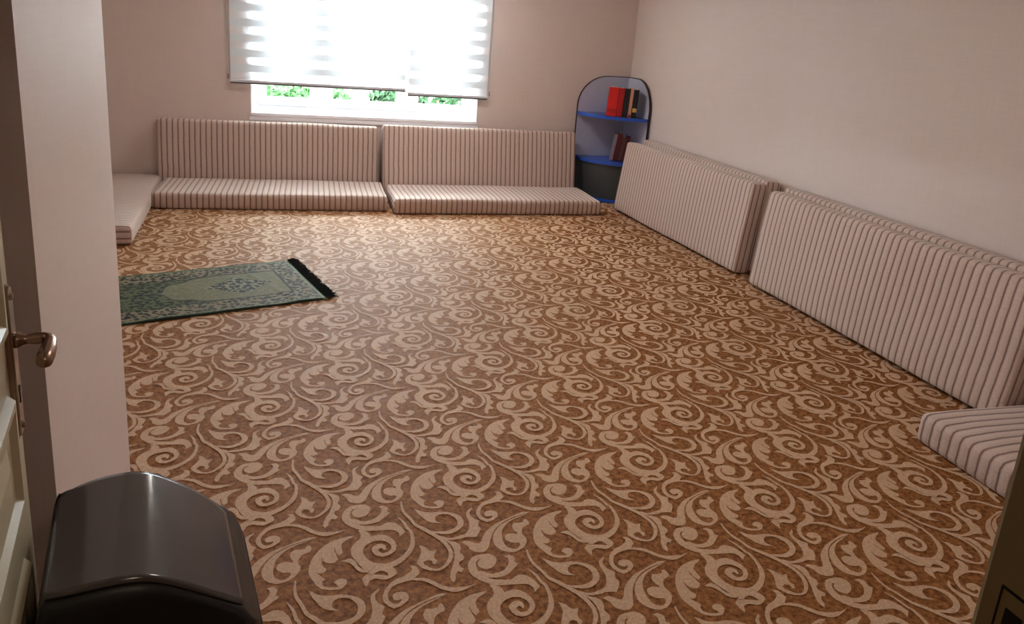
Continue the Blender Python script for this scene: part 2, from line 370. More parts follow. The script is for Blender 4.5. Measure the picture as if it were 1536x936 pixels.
# ------------------------------------------------------------------ carpet scroll pattern (woven, slightly proud pile)
MOTIF = {"p":[[[0.6142,0.0944],[0.6198,0.0718],[0.6145,0.0496],[0.6016,0.0368],[0.618,0.0337],[0.6492,0.0489],[0.6474,0.0706],[0.638,0.0861],[0.6235,0.0955]],[[0.6206,-0.1031],[0.6389,-0.1084],[0.6256,-0.1317],[0.6153,-0.1537],[0.6098,-0.1412],[0.6054,-0.1171]],[[0.6013,0.0733],[0.5684,0.0697],[0.5435,0.0628],[0.5194,0.0503],[0.4979,0.0301],[0.4802,0.0043],[0.4688,-0.022],[0.4614,-0.0553],[0.4639,-0.0795],[0.4729,-0.1013],[0.4806,-0.1192],[0.4933,-0.1353],[0.5088,-0.1435],[0.5259,-0.1469],[0.5457,-0.1466],[0.563,-0.1288],[0.5635,-0.1123],[0.5506,-0.1057],[0.536,-0.1103],[0.5291,-0.1195],[0.5384,-0.1321],[0.5408,-0.1382],[0.5271,-0.1374],[0.5102,-0.1331],[0.4978,-0.1226],[0.4978,-0.1094],[0.5055,-0.101],[0.4962,-0.0875],[0.4838,-0.0692],[0.4959,-0.0749],[0.5073,-0.0693],[0.5117,-0.0598],[0.5018,-0.0441],[0.499,-0.0243],[0.5002,-0.0031],[0.5055,-0.0262],[0.5185,-0.0371],[0.534,-0.0373],[0.5464,-0.0244],[0.5423,-0.0038],[0.5375,0.0171],[0.5396,0.0315],[0.543,0.0051],[0.5502,-0.009],[0.5625,0.0014],[0.5601,0.0184],[0.5605,0.037],[0.5727,0.0536],[0.5914,0.0635]],[[0.8317,-0.2227],[0.8063,-0.2193],[0.7713,-0.2315],[0.7355,-0.2464],[0.706,-0.2589],[0.6775,-0.2803],[0.6558,-0.3024],[0.6404,-0.3308],[0.6304,-0.3428],[0.6184,-0.3403],[0.6077,-0.3297],[0.5907,-0.3235],[0.5762,-0.3275],[0.586,-0.3392],[0.5926,-0.3489],[0.5959,-0.3659],[0.6078,-0.3779],[0.6248,-0.3833],[0.639,-0.3808],[0.6533,-0.3669],[0.664,-0.3413],[0.6776,-0.3126],[0.696,-0.287],[0.7165,-0.2671],[0.7477,-0.2479],[0.7868,-0.234],[0.8164,-0.2278]],[[0.8253,-0.2269],[0.7813,-0.2446],[0.757,-0.2553],[0.7386,-0.2685],[0.7228,-0.2865],[0.7124,-0.3051],[0.7072,-0.3273],[0.7051,-0.3497],[0.7091,-0.3729],[0.7207,-0.3849],[0.7322,-0.3886],[0.7442,-0.3829],[0.7538,-0.3709],[0.7504,-0.3624],[0.7334,-0.3603],[0.7204,-0.3506],[0.7143,-0.3402],[0.717,-0.3235],[0.7289,-0.3158],[0.7448,-0.3161],[0.7573,-0.323],[0.7594,-0.3146],[0.753,-0.3045],[0.7522,-0.2834],[0.7627,-0.2672],[0.7805,-0.2693],[0.7955,-0.2676],[0.7975,-0.2572],[0.8086,-0.2563],[0.8127,-0.2711],[0.8097,-0.2843],[0.7924,-0.2915],[0.7828,-0.2986],[0.7754,-0.3149],[0.7747,-0.3295],[0.7802,-0.3451],[0.776,-0.3642],[0.7645,-0.3815],[0.747,-0.3944],[0.7255,-0.4014],[0.7088,-0.3993],[0.692,-0.3891],[0.6809,-0.3759],[0.6742,-0.3579],[0.675,-0.3379],[0.6826,-0.3137],[0.6996,-0.2878],[0.7186,-0.27],[0.7524,-0.2504],[0.7876,-0.237]],[[0.6175,0.2041],[0.6038,0.19],[0.6033,0.1753],[0.6121,0.1633],[0.6257,0.1575],[0.6458,0.1656],[0.6609,0.1861],[0.6624,0.2051],[0.6464,0.2214],[0.6229,0.223],[0.5972,0.2181],[0.5759,0.1928],[0.5703,0.1605],[0.5786,0.1345],[0.5966,0.1131],[0.609,0.133],[0.5996,0.1502],[0.5958,0.1704],[0.5993,0.1908],[0.6075,0.202]],[[0.5786,0.1345],[0.5966,0.1131],[0.6169,0.0982],[0.6385,0.0875],[0.6875,0.0809],[0.7196,0.0766],[0.734,0.0612],[0.7343,0.0408],[0.7561,0.0599],[0.7461,0.0897],[0.7266,0.1124],[0.7042,0.1157],[0.6838,0.104],[0.6565,0.1073],[0.6284,0.1153],[0.6031,0.1381]],[[0.5964,0.1558],[0.6017,0.1343],[0.6235,0.1231],[0.6451,0.1183],[0.6757,0.1233],[0.7002,0.142],[0.7226,0.1631],[0.7134,0.1703],[0.7176,0.191],[0.7062,0.2047],[0.6884,0.2027],[0.6974,0.189],[0.6925,0.1677],[0.6748,0.1466],[0.652,0.1366],[0.6289,0.1375],[0.6128,0.1507]],[[0.7858,-0.0082],[0.8024,-0.0196],[0.8093,-0.0322],[0.8179,-0.0413],[0.8345,-0.0399],[0.8238,-0.0608],[0.8219,-0.075],[0.8288,-0.0854],[0.82,-0.1005],[0.8133,-0.0978],[0.8124,-0.084],[0.7996,-0.0791],[0.7881,-0.0848],[0.7884,-0.0973],[0.7945,-0.1027],[0.7846,-0.1155],[0.77,-0.0937],[0.7684,-0.0828],[0.7797,-0.0598],[0.7891,-0.0358]],[[0.8001,0.1707],[0.8145,0.1586],[0.8287,0.1475],[0.8532,0.141],[0.88,0.1396],[0.8869,0.1307],[0.8686,0.1212],[0.8599,0.1114],[0.8594,0.0957],[0.8751,0.0805],[0.8455,0.0891],[0.8283,0.1046],[0.8182,0.124],[0.8064,0.1464]],[[0.9892,0.1426],[0.9674,0.1261],[0.9605,0.1059],[0.9613,0.0805],[0.9596,0.056],[0.9489,0.0304],[0.9355,0.0161],[0.9109,0.0088],[0.8854,0.0058],[0.8646,0.0174],[0.8488,0.0231],[0.8341,0.0364],[0.8466,0.013],[0.8673,0.0013],[0.8911,-0.0039],[0.9176,-0.0041],[0.9383,-0.0002],[0.9661,-0.0061],[0.9829,0.0161],[0.9908,0.0348],[0.9856,0.048],[0.9956,0.071],[0.9809,0.0862],[0.9736,0.1044],[0.9761,0.1211],[0.9858,0.1323]],[[0.7449,-0.0932],[0.7507,-0.1058],[0.7406,-0.1195],[0.7199,-0.1326],[0.6998,-0.1395],[0.6822,-0.152],[0.6658,-0.1718],[0.6554,-0.1955],[0.6542,-0.2151],[0.6636,-0.2356],[0.6781,-0.2493],[0.6997,-0.2428],[0.7192,-0.2274],[0.724,-0.2125],[0.7204,-0.199],[0.7072,-0.1916],[0.6899,-0.193],[0.6798,-0.2038],[0.6829,-0.2177],[0.6929,-0.2225],[0.7023,-0.2174],[0.7037,-0.2234],[0.696,-0.2309],[0.6833,-0.2331],[0.6734,-0.2242],[0.6683,-0.2107],[0.669,-0.195],[0.678,-0.1774],[0.6877,-0.1663],[0.7029,-0.1594],[0.7245,-0.1543],[0.7422,-0.1527],[0.7638,-0.1586],[0.7831,-0.1691],[0.7993,-0.1855],[0.8154,-0.2018],[0.8336,-0.2136],[0.8533,-0.2223],[0.8795,-0.2194],[0.9118,-0.2059],[0.9184,-0.2009],[0.8965,-0.2066],[0.8629,-0.2046],[0.8368,-0.1982],[0.8192,-0.1848],[0.8031,-0.1683],[0.7853,-0.1547],[0.7688,-0.1482],[0.7506,-0.1453],[0.7675,-0.1288],[0.7685,-0.118],[0.7655,-0.1034],[0.7593,-0.0952]],[[0.8355,0.0339],[0.8577,0.0141],[0.8778,-0.004],[0.8964,-0.0144],[0.9078,-0.028],[0.9084,-0.0471],[0.9019,-0.0646],[0.909,-0.0806],[0.9042,-0.0979],[0.8904,-0.1061],[0.8882,-0.1199],[0.898,-0.1359],[0.8881,-0.1487],[0.8786,-0.1427],[0.868,-0.1579],[0.8665,-0.1712],[0.8566,-0.1851],[0.8508,-0.1715],[0.8538,-0.1517],[0.863,-0.1292],[0.8736,-0.1065],[0.8836,-0.0758],[0.8864,-0.0467],[0.8799,-0.0209],[0.8665,-0.0004],[0.848,0.0159]]],"s":[[[[0.7415,0.14],[0.7409,0.1385]],[[0.7604,0.1109],[0.7532,0.1052]],[[0.7695,0.0767],[0.7609,0.0702]],[[0.7774,0.0604],[0.7672,0.0611]],[[0.7784,0.023],[0.7667,0.0213]],[[0.7711,-0.0175],[0.7554,-0.0127]],[[0.7522,-0.0473],[0.737,-0.0407]],[[0.7244,-0.0744],[0.7112,-0.0594]],[[0.6912,-0.0909],[0.6856,-0.0698]],[[0.652,-0.0972],[0.6644,-0.0675]],[[0.6251,-0.092],[0.64,-0.0554]],[[0.6075,-0.0696],[0.6273,-0.038]],[[0.5958,-0.0434],[0.6212,-0.0224]],[[0.5855,-0.0193],[0.6193,-0.0082]],[[0.586,0.0117],[0.6237,0.0083]],[[0.5968,0.0339],[0.6349,0.0223]],[[0.6207,0.0542],[0.6537,0.0316]],[[0.6488,0.0579],[0.6709,0.0334]],[[0.6821,0.0611],[0.6856,0.0287]],[[0.7058,0.0434],[0.6973,0.0182]],[[0.7193,0.0148],[0.7039,0.0026]],[[0.7164,-0.014],[0.7009,-0.0118]],[[0.6984,-0.0341],[0.6895,-0.0226]],[[0.6733,-0.0403],[0.6738,-0.0244]],[[0.6515,-0.0271],[0.6679,-0.0174]],[[0.6456,0.0005],[0.6647,-0.0068]],[[0.6603,0.0164],[0.6696,-0.004]],[[0.6773,0.0178],[0.6757,-0.0015]],[[0.6887,0.0054],[0.6785,-0.0068]],[[0.6857,-0.0108],[0.6808,-0.0135]]],[[[0.6206,-0.1031],[0.6389,-0.1084]],[[0.6475,-0.0905],[0.6502,-0.1013]],[[0.6761,-0.0862],[0.6636,-0.0984]],[[0.698,-0.0922],[0.6766,-0.1078]],[[0.7051,-0.116],[0.6806,-0.1181]],[[0.6851,-0.1326],[0.6772,-0.1202]],[[0.6666,-0.1363],[0.6594,-0.114]],[[0.6441,-0.1273],[0.6442,-0.1101]],[[0.6256,-0.1317],[0.6385,-0.1086]]],[[[0.554,-0.0354],[0.5535,-0.0368]],[[0.5769,-0.0291],[0.573,-0.0461]],[[0.5922,-0.0403],[0.5863,-0.062]],[[0.5998,-0.0646],[0.5951,-0.0828]],[[0.6129,-0.0804],[0.6114,-0.0962]],[[0.6383,-0.0894],[0.6372,-0.0978]]],[[[0.763,0.2167],[0.768,0.2167]],[[0.7589,0.1849],[0.7668,0.1887]],[[0.762,0.1501],[0.7702,0.158]],[[0.7753,0.1184],[0.7835,0.1261]],[[0.7867,0.0835],[0.7961,0.0916]],[[0.804,0.063],[0.8165,0.07]],[[0.8224,0.0398],[0.8364,0.0471]],[[0.8451,0.0097],[0.8585,0.0158]],[[0.8617,-0.0233],[0.8746,-0.02]],[[0.8676,-0.0581],[0.8808,-0.0551]],[[0.8582,-0.0892],[0.8732,-0.0885]],[[0.8392,-0.1141],[0.8499,-0.118]],[[0.8217,-0.1213],[0.8251,-0.1296]],[[0.8065,-0.1166],[0.8,-0.1248]],[[0.7945,-0.1027],[0.7826,-0.1145]]],[[[0.8779,0.1408],[0.873,0.1246]],[[0.904,0.1319],[0.8971,0.1233]],[[0.926,0.1202],[0.9148,0.1087]],[[0.9417,0.1017],[0.9242,0.086]],[[0.9452,0.076],[0.9213,0.0638]],[[0.9369,0.0528],[0.9115,0.0514]],[[0.9171,0.0342],[0.8949,0.0435]],[[0.8919,0.0242],[0.8756,0.0399]],[[0.8645,0.028],[0.8581,0.0423]],[[0.8344,0.0427],[0.8345,0.0486]],[[0.8089,0.0621],[0.8113,0.0645]]]]}
LA, LB = 0.6792, 0.6158
LO = (-0.0291, -4.2889)

def cr(p0, p1, p2, p3, t):
    return [0.5 * ((2 * b) + (-a + c) * t + (2 * a - 5 * b + 4 * c - d) * t * t + (-a + 3 * b - 3 * c + d) * t ** 3) for a, b, c, d in zip(p0, p1, p2, p3)]

def smooth_closed(P, sub=3, lim=52):
    n = len(P)
    corner = []
    for i in range(n):
        a = Vector(P[i]) - Vector(P[i - 1]); b = Vector(P[(i + 1) % n]) - Vector(P[i])
        corner.append(math.degrees(abs(a.angle_signed(b, 0.0))) > lim if a.length > 1e-6 and b.length > 1e-6 else True)
    out = []
    for i in range(n):
        p1, p2 = P[i], P[(i + 1) % n]
        p0 = P[i - 1] if not corner[i] else [2 * p1[k] - p2[k] for k in (0, 1)]
        p3 = P[(i + 2) % n] if not corner[(i + 1) % n] else [2 * p2[k] - p1[k] for k in (0, 1)]
        for s in range(sub):
            out.append(cr(p0, p1, p2, p3, s / sub))
    return out

def motif_tris():
    V, Fc, k = [], [], 0
    for P in MOTIF['p']:
        Q = smooth_closed(P)
        vecs = [Vector((x, y, 0)) for x, y in Q]
        tr = geometry.tessellate_polygon([vecs])
        b = len(V)
        V += [(x, y, 0.0006 + 0.00008 * k) for x, y in Q]; k += 1
        Fc += [[b + i for i in t] for t in tr]
    for S in MOTIF['s']:
        A = [p[0] for p in S]; B = [p[1] for p in S]
        rows = []
        n = len(S)
        for i in range(n - 1):
            for s in range(4):
                t = s / 4
                rows.append([cr(X[max(i - 1, 0)], X[i], X[i + 1], X[min(i + 2, n - 1)], t) for X in (A, B)])
        rows.append([A[-1], B[-1]])
        b = len(V)
        for i, (a_, b_) in enumerate(rows):
            z = 0.0006 + 0.00008 * k + 0.000004 * i
            V += [(a_[0], a_[1], z), (b_[0], b_[1], z)]
        k += 1
        for i in range(len(rows) - 1):
            c = b + 2 * i
            Fc.append([c, c + 1, c + 3, c + 2])
    return V, Fc

mv, mf = motif_tris()
V, Fc = [], []
x_lo, x_hi, y_lo, y_hi = LX, RX, FY - 0.3, BY
i0, i1 = int((x_lo - LO[0]) / LA) - 2, int((x_hi - LO[0]) / LA) + 2
j0, j1 = int((y_lo - LO[1]) / LB) - 2, int((y_hi - LO[1]) / LB) + 2
for i in range(i0, i1 + 1):
    for j in range(j0, j1 + 1):
        for h in (0.0, 0.5):
            ox, oy = LO[0] + (i + h) * LA, LO[1] + (j + h) * LB
            if not (x_lo - 0.7 < ox < x_hi + 0.7 and y_lo - 0.7 < oy < y_hi + 0.7):
                continue
            b = len(V)
            V += [(x + ox, y + oy, z) for x, y, z in mv]
            Fc += [[b + k for k in f] for f in mf]
me = bpy.data.meshes.new('scroll_pattern')
me.from_pydata(V, [], Fc)
bm = bmesh.new(); bm.from_mesh(me)
for co, no in (((x_lo, 0, 0), (-1, 0, 0)), ((x_hi, 0, 0), (1, 0, 0)), ((0, y_lo, 0), (0, -1, 0)), ((0, y_hi, 0), (0, 1, 0))):
    bmesh.ops.bisect_plane(bm, geom=bm.verts[:] + bm.edges[:] + bm.faces[:], plane_co=co, plane_no=no, clear_outer=True)
for f in bm.faces:
    f.normal_update()
    if f.normal.z < 0:
        f.normal_flip()
bm.to_mesh(me); bm.free()
me.materials.append(M['scroll'])
sc = link(bpy.data.objects.new('scroll_pattern', me), floor)
sc['kind'] = 'stuff'
sc['label'] = 'pale beige acanthus scrolls woven into the brown carpet'

# ------------------------------------------------------------------ striped floor cushions
def cushion_mesh(L, W, T, seed):
    rnd = random.Random(seed)
    nx, ny, nz = 46, 16, 5
    R = 0.026
    bm = bmesh.new()
    uvl = bm.loops.layers.uv.new('UVMap')
    cache = {}
    off = Vector((rnd.uniform(-9, 9), rnd.uniform(-9, 9), rnd.uniform(-9, 9)))
    def spaced(n, half, i):                     # more cuts close to the rims
        t = -1 + 2 * i / n
        return half * (1.45 * t - 0.45 * t ** 3) if n > 6 else half * t
    def vert(x, y, z):
        key = (round(x, 5), round(y, 5), round(z, 5))
        if key in cache: return cache[key]
        p = Vector((x, y, z))
        c = Vector((max(-L / 2 + R, min(L / 2 - R, x)), max(-W / 2 + R, min(W / 2 - R, y)), max(-T / 2 + R, min(T / 2 - R, z))))
        d = p - c
        if d.length > 1e-9: p = c + d.normalized() * R
        fx, fy = 1 - (2 * x / L) ** 4, 1 - (2 * y / W) ** 4
        puff = 0.009 * fx * fy * (z / (T / 2)) + 0.007 * noise.noise(Vector((x * 2.2, y * 2.6, 0)) + off) * (1 if z > 0 else 0)
        p.z += puff
        p.y += 0.006 * noise.noise(Vector((x * 1.7, z * 3, 4)) + off) * (2 * y / W)
        p.x += 0.006 * noise.noise(Vector((y * 3, z * 3, 9)) + off) * (2 * x / L)
        cache[key] = bm.verts.new(p)
        return cache[key]
    X = [spaced(nx, L / 2, i) for i in range(nx + 1)]
    Y = [spaced(ny, W / 2, i) for i in range(ny + 1)]
    Z = [T / 2 * (-1 + 2 * i / nz) for i in range(nz + 1)]
    def face(pts, uvf):
        vs = [vert(*p) for p in pts]
        if len(set(vs)) < 4: return
        f = bm.faces.new(vs)
        for lp, p in zip(f.loops, pts):
            lp[uvl].uv = uvf(p)
    for i in range(nx):
        for j in range(ny):
            for s in (-1, 1):
                z = s * T / 2
                face([(X[i], Y[j], z), (X[i + 1], Y[j], z), (X[i + 1], Y[j + 1], z), (X[i], Y[j + 1], z)], lambda p: (p[0], p[1] * 1.0))
        for k in range(nz):
            for s in (-1, 1):
                y = s * W / 2
                face([(X[i], y, Z[k]), (X[i + 1], y, Z[k]), (X[i + 1], y, Z[k + 1]), (X[i], y, Z[k + 1])], lambda p: (p[0], p[2] + 2))
    for j in range(ny):
        for k in range(nz):
            for s in (-1, 1):
                x = s * L / 2
                face([(x, Y[j], Z[k]), (x, Y[j + 1], Z[k]), (x, Y[j + 1], Z[k + 1]), (x, Y[j], Z[k + 1])], lambda p, s=s: (s * (L / 2 + T / 2 - p[2]), p[1]))
    bmesh.ops.recalc_face_normals(bm, faces=bm.faces)
    for v in bm.verts:
        v.co.z = max(v.co.z, -T / 2)
    me = bpy.data.meshes.new('floor_cushion')
    bm.to_mesh(me); bm.free()
    for p in me.polygons: p.use_smooth = True
    me.materials.append(M['stripe'])
    return me

CT, CW = 0.13, 0.64
def cushion(label, L, W, seed, mat, group):
    o = link(bpy.data.objects.new('floor_cushion', cushion_mesh(L, W, CT, seed)))
    o.matrix_world = mat
    return tag(o, label, 'cushion', group)

def lying(corner, q, L, W, cx=1, cy=1):
    """corner = bottom corner on the floor, L runs along angle q, W to its left"""
    return Matrix.Translation(Vector((corner[0], corner[1], 0))) @ Matrix.Rotation(q, 4, 'Z') @ Matrix.Translation(Vector((L / 2, W / 2, CT / 2 + 0.003)))

def leaning(p0, p1, lean, W):
    """p0 -> p1 is the front bottom edge, seen left to right from inside the room; leans back by lean"""
    a, b = Vector((p0[0], p0[1], 0)), Vector((p1[0], p1[1], 0))
    ex = (b - a).normalized()
    back = Vector((0, 0, 1)).cross(ex)
    ey = (Vector((0, 0, 1)) * math.cos(lean) + back * math.sin(lean))
    ez = ex.cross(ey)                       # points to the room (front)
    mt = Matrix((ex, ey, ez)).transposed().to_4x4()
    # lowest corner is the rear bottom edge once it leans; lift it onto the carpet
    drop = CT * math.sin(lean)
    mt.translation = (a + b) / 2 + ey * (W / 2) - ez * (CT / 2) + Vector((0, 0, max(drop, 0) + 0.003))
    return mt

GB, GS, GR = 'back cushions below the window', 'seat cushions below the window', 'cushions leaning on the right wall'
cushion('striped seat cushion lying flat under the left half of the window', 1.84, 0.63, 1, lying((-1.316, 0.0), -0.0336, 1.84, 0.63), GS)
cushion('striped seat cushion lying flat below the window, next to the bookcase', 1.876, 0.63, 2, lying((0.567, -0.153), -0.0018, 1.876, 0.63), GS)
cushion('striped backrest cushion standing upright under the left half of the window', 1.866, 0.62, 3, leaning((-1.358, 0.650), (0.508, 0.600), math.radians(3.0), 0.62), GB)
cushion('striped backrest cushion leaning below the window, next to the bookcase', 1.889, 0.64, 4, leaning((0.551, 0.485), (2.44, 0.485), math.radians(11.5), 0.64), GB)
cushion('striped cushion lying flat against the left wall, far corner behind projecting wall', 1.80, 0.64, 5,
        lying((-1.272, -1.03), math.pi / 2 + 0.035, 1.80, 0.64), None)
LR = 1.93
def along(p, q, L): return (p[0] - math.sin(-q) * L, p[1] - math.cos(q) * L)
pa = (2.655, 0.049); pb = (2.728, 0.049 - LR)
cushion('front one of two striped cushions leaning by the bookcase on the right wall', LR, 0.65, 6, leaning(pa, pb, math.radians(5.5), 0.65), GR)
cushion('rear one of two striped cushions leaning by the bookcase on the right wall', LR, 0.67, 7,
        leaning((2.840, 0.07), (2.850, 0.07 - LR), math.radians(4.2), 0.67), GR)
pc = (2.700, -2.085); pd = (2.719, -2.085 - 1.92)
cushion('front one of two striped cushions leaning on the right wall nearest the doorway', 1.92, 0.65, 8, leaning(pc, pd, math.radians(5.5), 0.65), GR)
cushion('rear one of two striped cushions leaning on the right wall nearest the doorway', 1.92, 0.665, 9,
        leaning((2.848, -2.05), (2.850, -2.05 - 1.92), math.radians(4.2), 0.665), GR)
cushion('striped cushion lying flat on the carpet at the right beside the doorway', 1.66, 0.66, 10,
        lying((2.862, -5.70), math.pi / 2 - 0.012, 1.66, 0.66), None)

# ------------------------------------------------------------------ window with panes
win = empty('window_1', (0, 0, 0)); win['kind'] = 'structure'
FYW = BY + 0.085
bm = bmesh.new()
for b in ((WX0, WX1, FYW, FYW + 0.07, WZ0 - 0.005, WZ0 + 0.055), (WX0, WX1, FYW, FYW + 0.07, WZ1 - 0.055, WZ1),
          (WX0, WX0 + 0.055, FYW, FYW + 0.07, WZ0 + 0.055, WZ1 - 0.055), (WX1 - 0.055, WX1, FYW, FYW + 0.07, WZ0 + 0.055, WZ1 - 0.055),
          (-0.012, 0.038, FYW, FYW + 0.07, WZ0 + 0.055, WZ1 - 0.055), (0.776, 0.826, FYW, FYW + 0.07, WZ0 + 0.055, WZ1 - 0.055)):
    add_box(bm, *b, bevel=0.006)
mesh_obj('frame', bm, M['pvc'], win)
for sx0, sx1 in ((WX0 + 0.055, -0.012), (0.038, 0.776), (0.826, WX1 - 0.055)):
    bm = bmesh.new()
    z0, z1, w = WZ0 + 0.055, WZ1 - 0.055, 0.07
    y0, y1 = FYW - 0.004, FYW + 0.062
    for b in ((sx0, sx1, y0, y1, z0, z0 + w), (sx0, sx1, y0, y1, z1 - w, z1), (sx0, sx0 + w, y0, y1, z0 + w, z1 - w), (sx1 - w, sx1, y0, y1, z0 + w, z1 - w)):
        add_box(bm, *b, bevel=0.008)
    sash = mesh_obj('sash', bm, M['pvc'], win)
    gw = w - 0.006
    box_obj('pane', (sx0 + gw, sx1 - gw, FYW + 0.028, FYW + 0.034, z0 + gw, z1 - gw), M['glass'], sash)
    bm = bmesh.new()
    g = 0.008
    for b in ((sx0 + w, sx1 - w, y0 + 0.008, y0 + 0.03, z0 + w, z0 + w + g), (sx0 + w, sx1 - w, y0 + 0.008, y0 + 0.03, z1 - w - g, z1 - w),
              (sx0 + w, sx0 + w + g, y0 + 0.008, y0 + 0.03, z0 + w, z1 - w), (sx1 - w - g, sx1 - w, y0 + 0.008, y0 + 0.03, z0 + w, z1 - w)):
        add_box(bm, *b)
    mesh_obj('glazing_bead', bm, M['sill'], sash)
box_obj('sill', (WX0 - 0.012, WX1 + 0.012, BY - 0.010, BY - 0.0005, WZ0 - 0.075, WZ0 - 0.032), M['sill'], win, bevel=0.005)
box_obj('sill_board', (WX0 + 0.001, WX1 - 0.001, BY - 0.018, FYW + 0.01, WZ0 - 0.031, WZ0 - 0.005), M['sill'], win, bevel=0.003)
bm = bmesh.new()
for b in ((WX0, WX0 + 0.008, BY - 0.002, FYW, WZ0 - 0.005, WZ1), (WX1 - 0.008, WX1, BY - 0.002, FYW, WZ0 - 0.005, WZ1), (WX0 + 0.008, WX1 - 0.008, BY - 0.002, FYW, WZ1 - 0.008, WZ1)):
    add_box(bm, *b)
mesh_obj('reveal_lining', bm, M['pvc'], win)
box_obj('outer_sill', (WX0, WX1, FYW + 0.075, BY + 0.30, WZ0 - 0.045, WZ0 - 0.01), M['sill'], win, bevel=0.004)

# ------------------------------------------------------------------ day and night roller blinds
def blind(x0, x1, zb, label, chain_x):
    root = tag(empty('roller_blind', ((x0 + x1) / 2, BY - 0.03, zb)), label, 'blind', 'striped roller blinds on the window')
    ox, oy, oz = root.location
    def part(name, b, mat, bevel=0.0, parent=None):
        b2 = (b[0] - ox, b[1] - ox, b[2] - oy, b[3] - oy, b[4] - oz, b[5] - oz)
        return box_obj(name, b2, mat, root if parent is None else parent, bevel)
    y = BY - 0.03
    br = part('bottom_rail', (x0, x1, y - 0.008, y + 0.008, zb, zb + 0.026), M['rail'], 0.005)
    part('rail_grip', (x0 + 0.004, x1 - 0.004, y - 0.012, y + 0.004, zb - 0.007, zb + 0.006), M['raildark'], 0.003, br)
    z, top, k = zb + 0.026, 2.30, 0
    seq = [('sheer_band', 0.075), ('fabric_band', 0.064), ('sheer_band', 0.064)]
    first = True
    while z < top - 0.01:
        if first: nm, h = 'sheer_band', 0.068
        else: nm, h = (('fabric_band', 0.064), ('sheer_band', 0.0645))[k % 2]
        if not first: k += 1
        first = False
        h = min(h, top - z)
        t = 0.0012 if nm == 'fabric_band' else 0.0006
        bm = bmesh.new()
        yy = y - oy + (0.002 if nm == 'fabric_band' else 0.0)
        vs = [bm.verts.new(p) for p in ((x0 - ox + 0.006, yy, z - oz), (x1 - ox - 0.006, yy, z - oz), (x1 - ox - 0.006, yy, z + h - oz), (x0 - ox + 0.006, yy, z + h - oz))]
        bm.faces.new(vs)
        mesh_obj(nm, bm, M['band'] if nm == 'fabric_band' else M['sheer'], root)
        z += h
    part('cassette', (x0 + 0.002, x1 - 0.002, y - 0.05, y + 0.028, top, top + 0.085), M['rail'], 0.012)
    s = 1 if chain_x > (x0 + x1) / 2 else -1
    bm = bmesh.new()
    add_tube(bm, [(chain_x - ox, -0.012, top - oz), (chain_x - ox, -0.012, 0.03), (chain_x - ox - s * 0.008, -0.012, 0.012), (chain_x - ox - s * 0.02, -0.010, 0.008)], 0.0022, 8)
    ch = mesh_obj('pull_cord', bm, M['rail'], root)
    bm = bmesh.new(); add_tube(bm, [(chain_x - ox, -0.012, 0.03), (chain_x - ox, -0.012, 0.075)], [0.005, 0.0035], 8)
    mesh_obj('cord_weight', bm, M['raildark'], ch)
    return root
blind(-0.765, 0.764, 0.952, 'wider striped day-and-night roller blind hanging at the left', -0.778)
blind(0.782, 1.553, 0.918, 'narrower striped day-and-night roller blind hanging lower at the right', 1.566)

# ------------------------------------------------------------------ garden outside the window
bm = bmesh.new()
n = 40
gv = [[bm.verts.new((-26 + 52 * i / n, BY + 0.25 + 40 * j / n, -0.55 + 0.25 * noise.noise(Vector((i * 0.4, j * 0.4, 0))))) for j in range(n + 1)] for i in range(n + 1)]
for i in range(n):
    for j in range(n):
        bm.faces.new((gv[i][j], gv[i + 1][j], gv[i + 1][j + 1], gv[i][j + 1]))
M['lawn'] = plain('lawn', srgb(40, 52, 30), 0.9, 0.1, noise_amt=0.3, noise_scale=3)
g = mesh_obj('garden_ground', bm, M['lawn']); g['kind'] = 'structure'
M['leaf1'] = plain('leaf_green', srgb(24, 46, 20), 0.7, 0.05, noise_amt=0.3, noise_scale=5)
M['leaf2'] = plain('leaf_deep_green', srgb(15, 33, 15), 0.7, 0.05, noise_amt=0.35, noise_scale=5)
M['bark'] = plain('bark', srgb(92, 76, 62), 0.8, 0.2, noise_amt=0.2)
def shrub(x, y, z, rx, rz, mat, seed, label):
    rnd = random.Random(seed)
    root = tag(empty('garden_shrub', (x, y, z)), label, 'shrub', 'shrubs outside the window')
    bm = bmesh.new()
    for k in range(7):
        a = k * 0.9 + rnd.random()
        add_tube(bm, [(0.05 * math.cos(a), 0.05 * math.sin(a), -0.15), (0.3 * rx * math.cos(a), 0.3 * rx * math.sin(a), rz * 0.7), (0.6 * rx * math.cos(a), 0.6 * rx * math.sin(a), rz * 1.4)], [0.03, 0.02, 0.008], 6)
    mesh_obj('stem', bm, M['bark'], root)
    bm = bmesh.new()
    for k in range(1900):
        u = rnd.uniform(-1, 1); ph = rnd.uniform(0, 2 * math.pi); r = rnd.uniform(0.45, 1.0) ** 0.6
        s = math.sqrt(1 - u * u)
        c = Vector((r * rx * s * math.cos(ph), r * rx * s * math.sin(ph), rz + r * rz * u))
        c *= 1 + 0.18 * noise.noise(c * 1.5 + Vector((seed, 0, 0)))
        a = Vector((rnd.gauss(0, 1), rnd.gauss(0, 1), rnd.gauss(0, 1))).normalized()
        b = a.orthogonal().normalized()
        l, w = rnd.uniform(0.05, 0.1), rnd.uniform(0.025, 0.05)
        bm.faces.new([bm.verts.new(c - a * l), bm.verts.new(c + b * w), bm.verts.new(c + a * l), bm.verts.new(c - b * w)])
    fo = mesh_obj('foliage', bm, mat, root); fo['kind'] = 'stuff'
    return root
shrub(-2.9, 7.6, -0.55, 1.0, 0.62, M['leaf1'], 1, 'green garden shrub seen through the left window pane')
shrub(-0.1, 7.0, -0.6, 1.05, 0.58, M['leaf1'], 2, 'green garden shrub seen through the left edge of the middle pane')
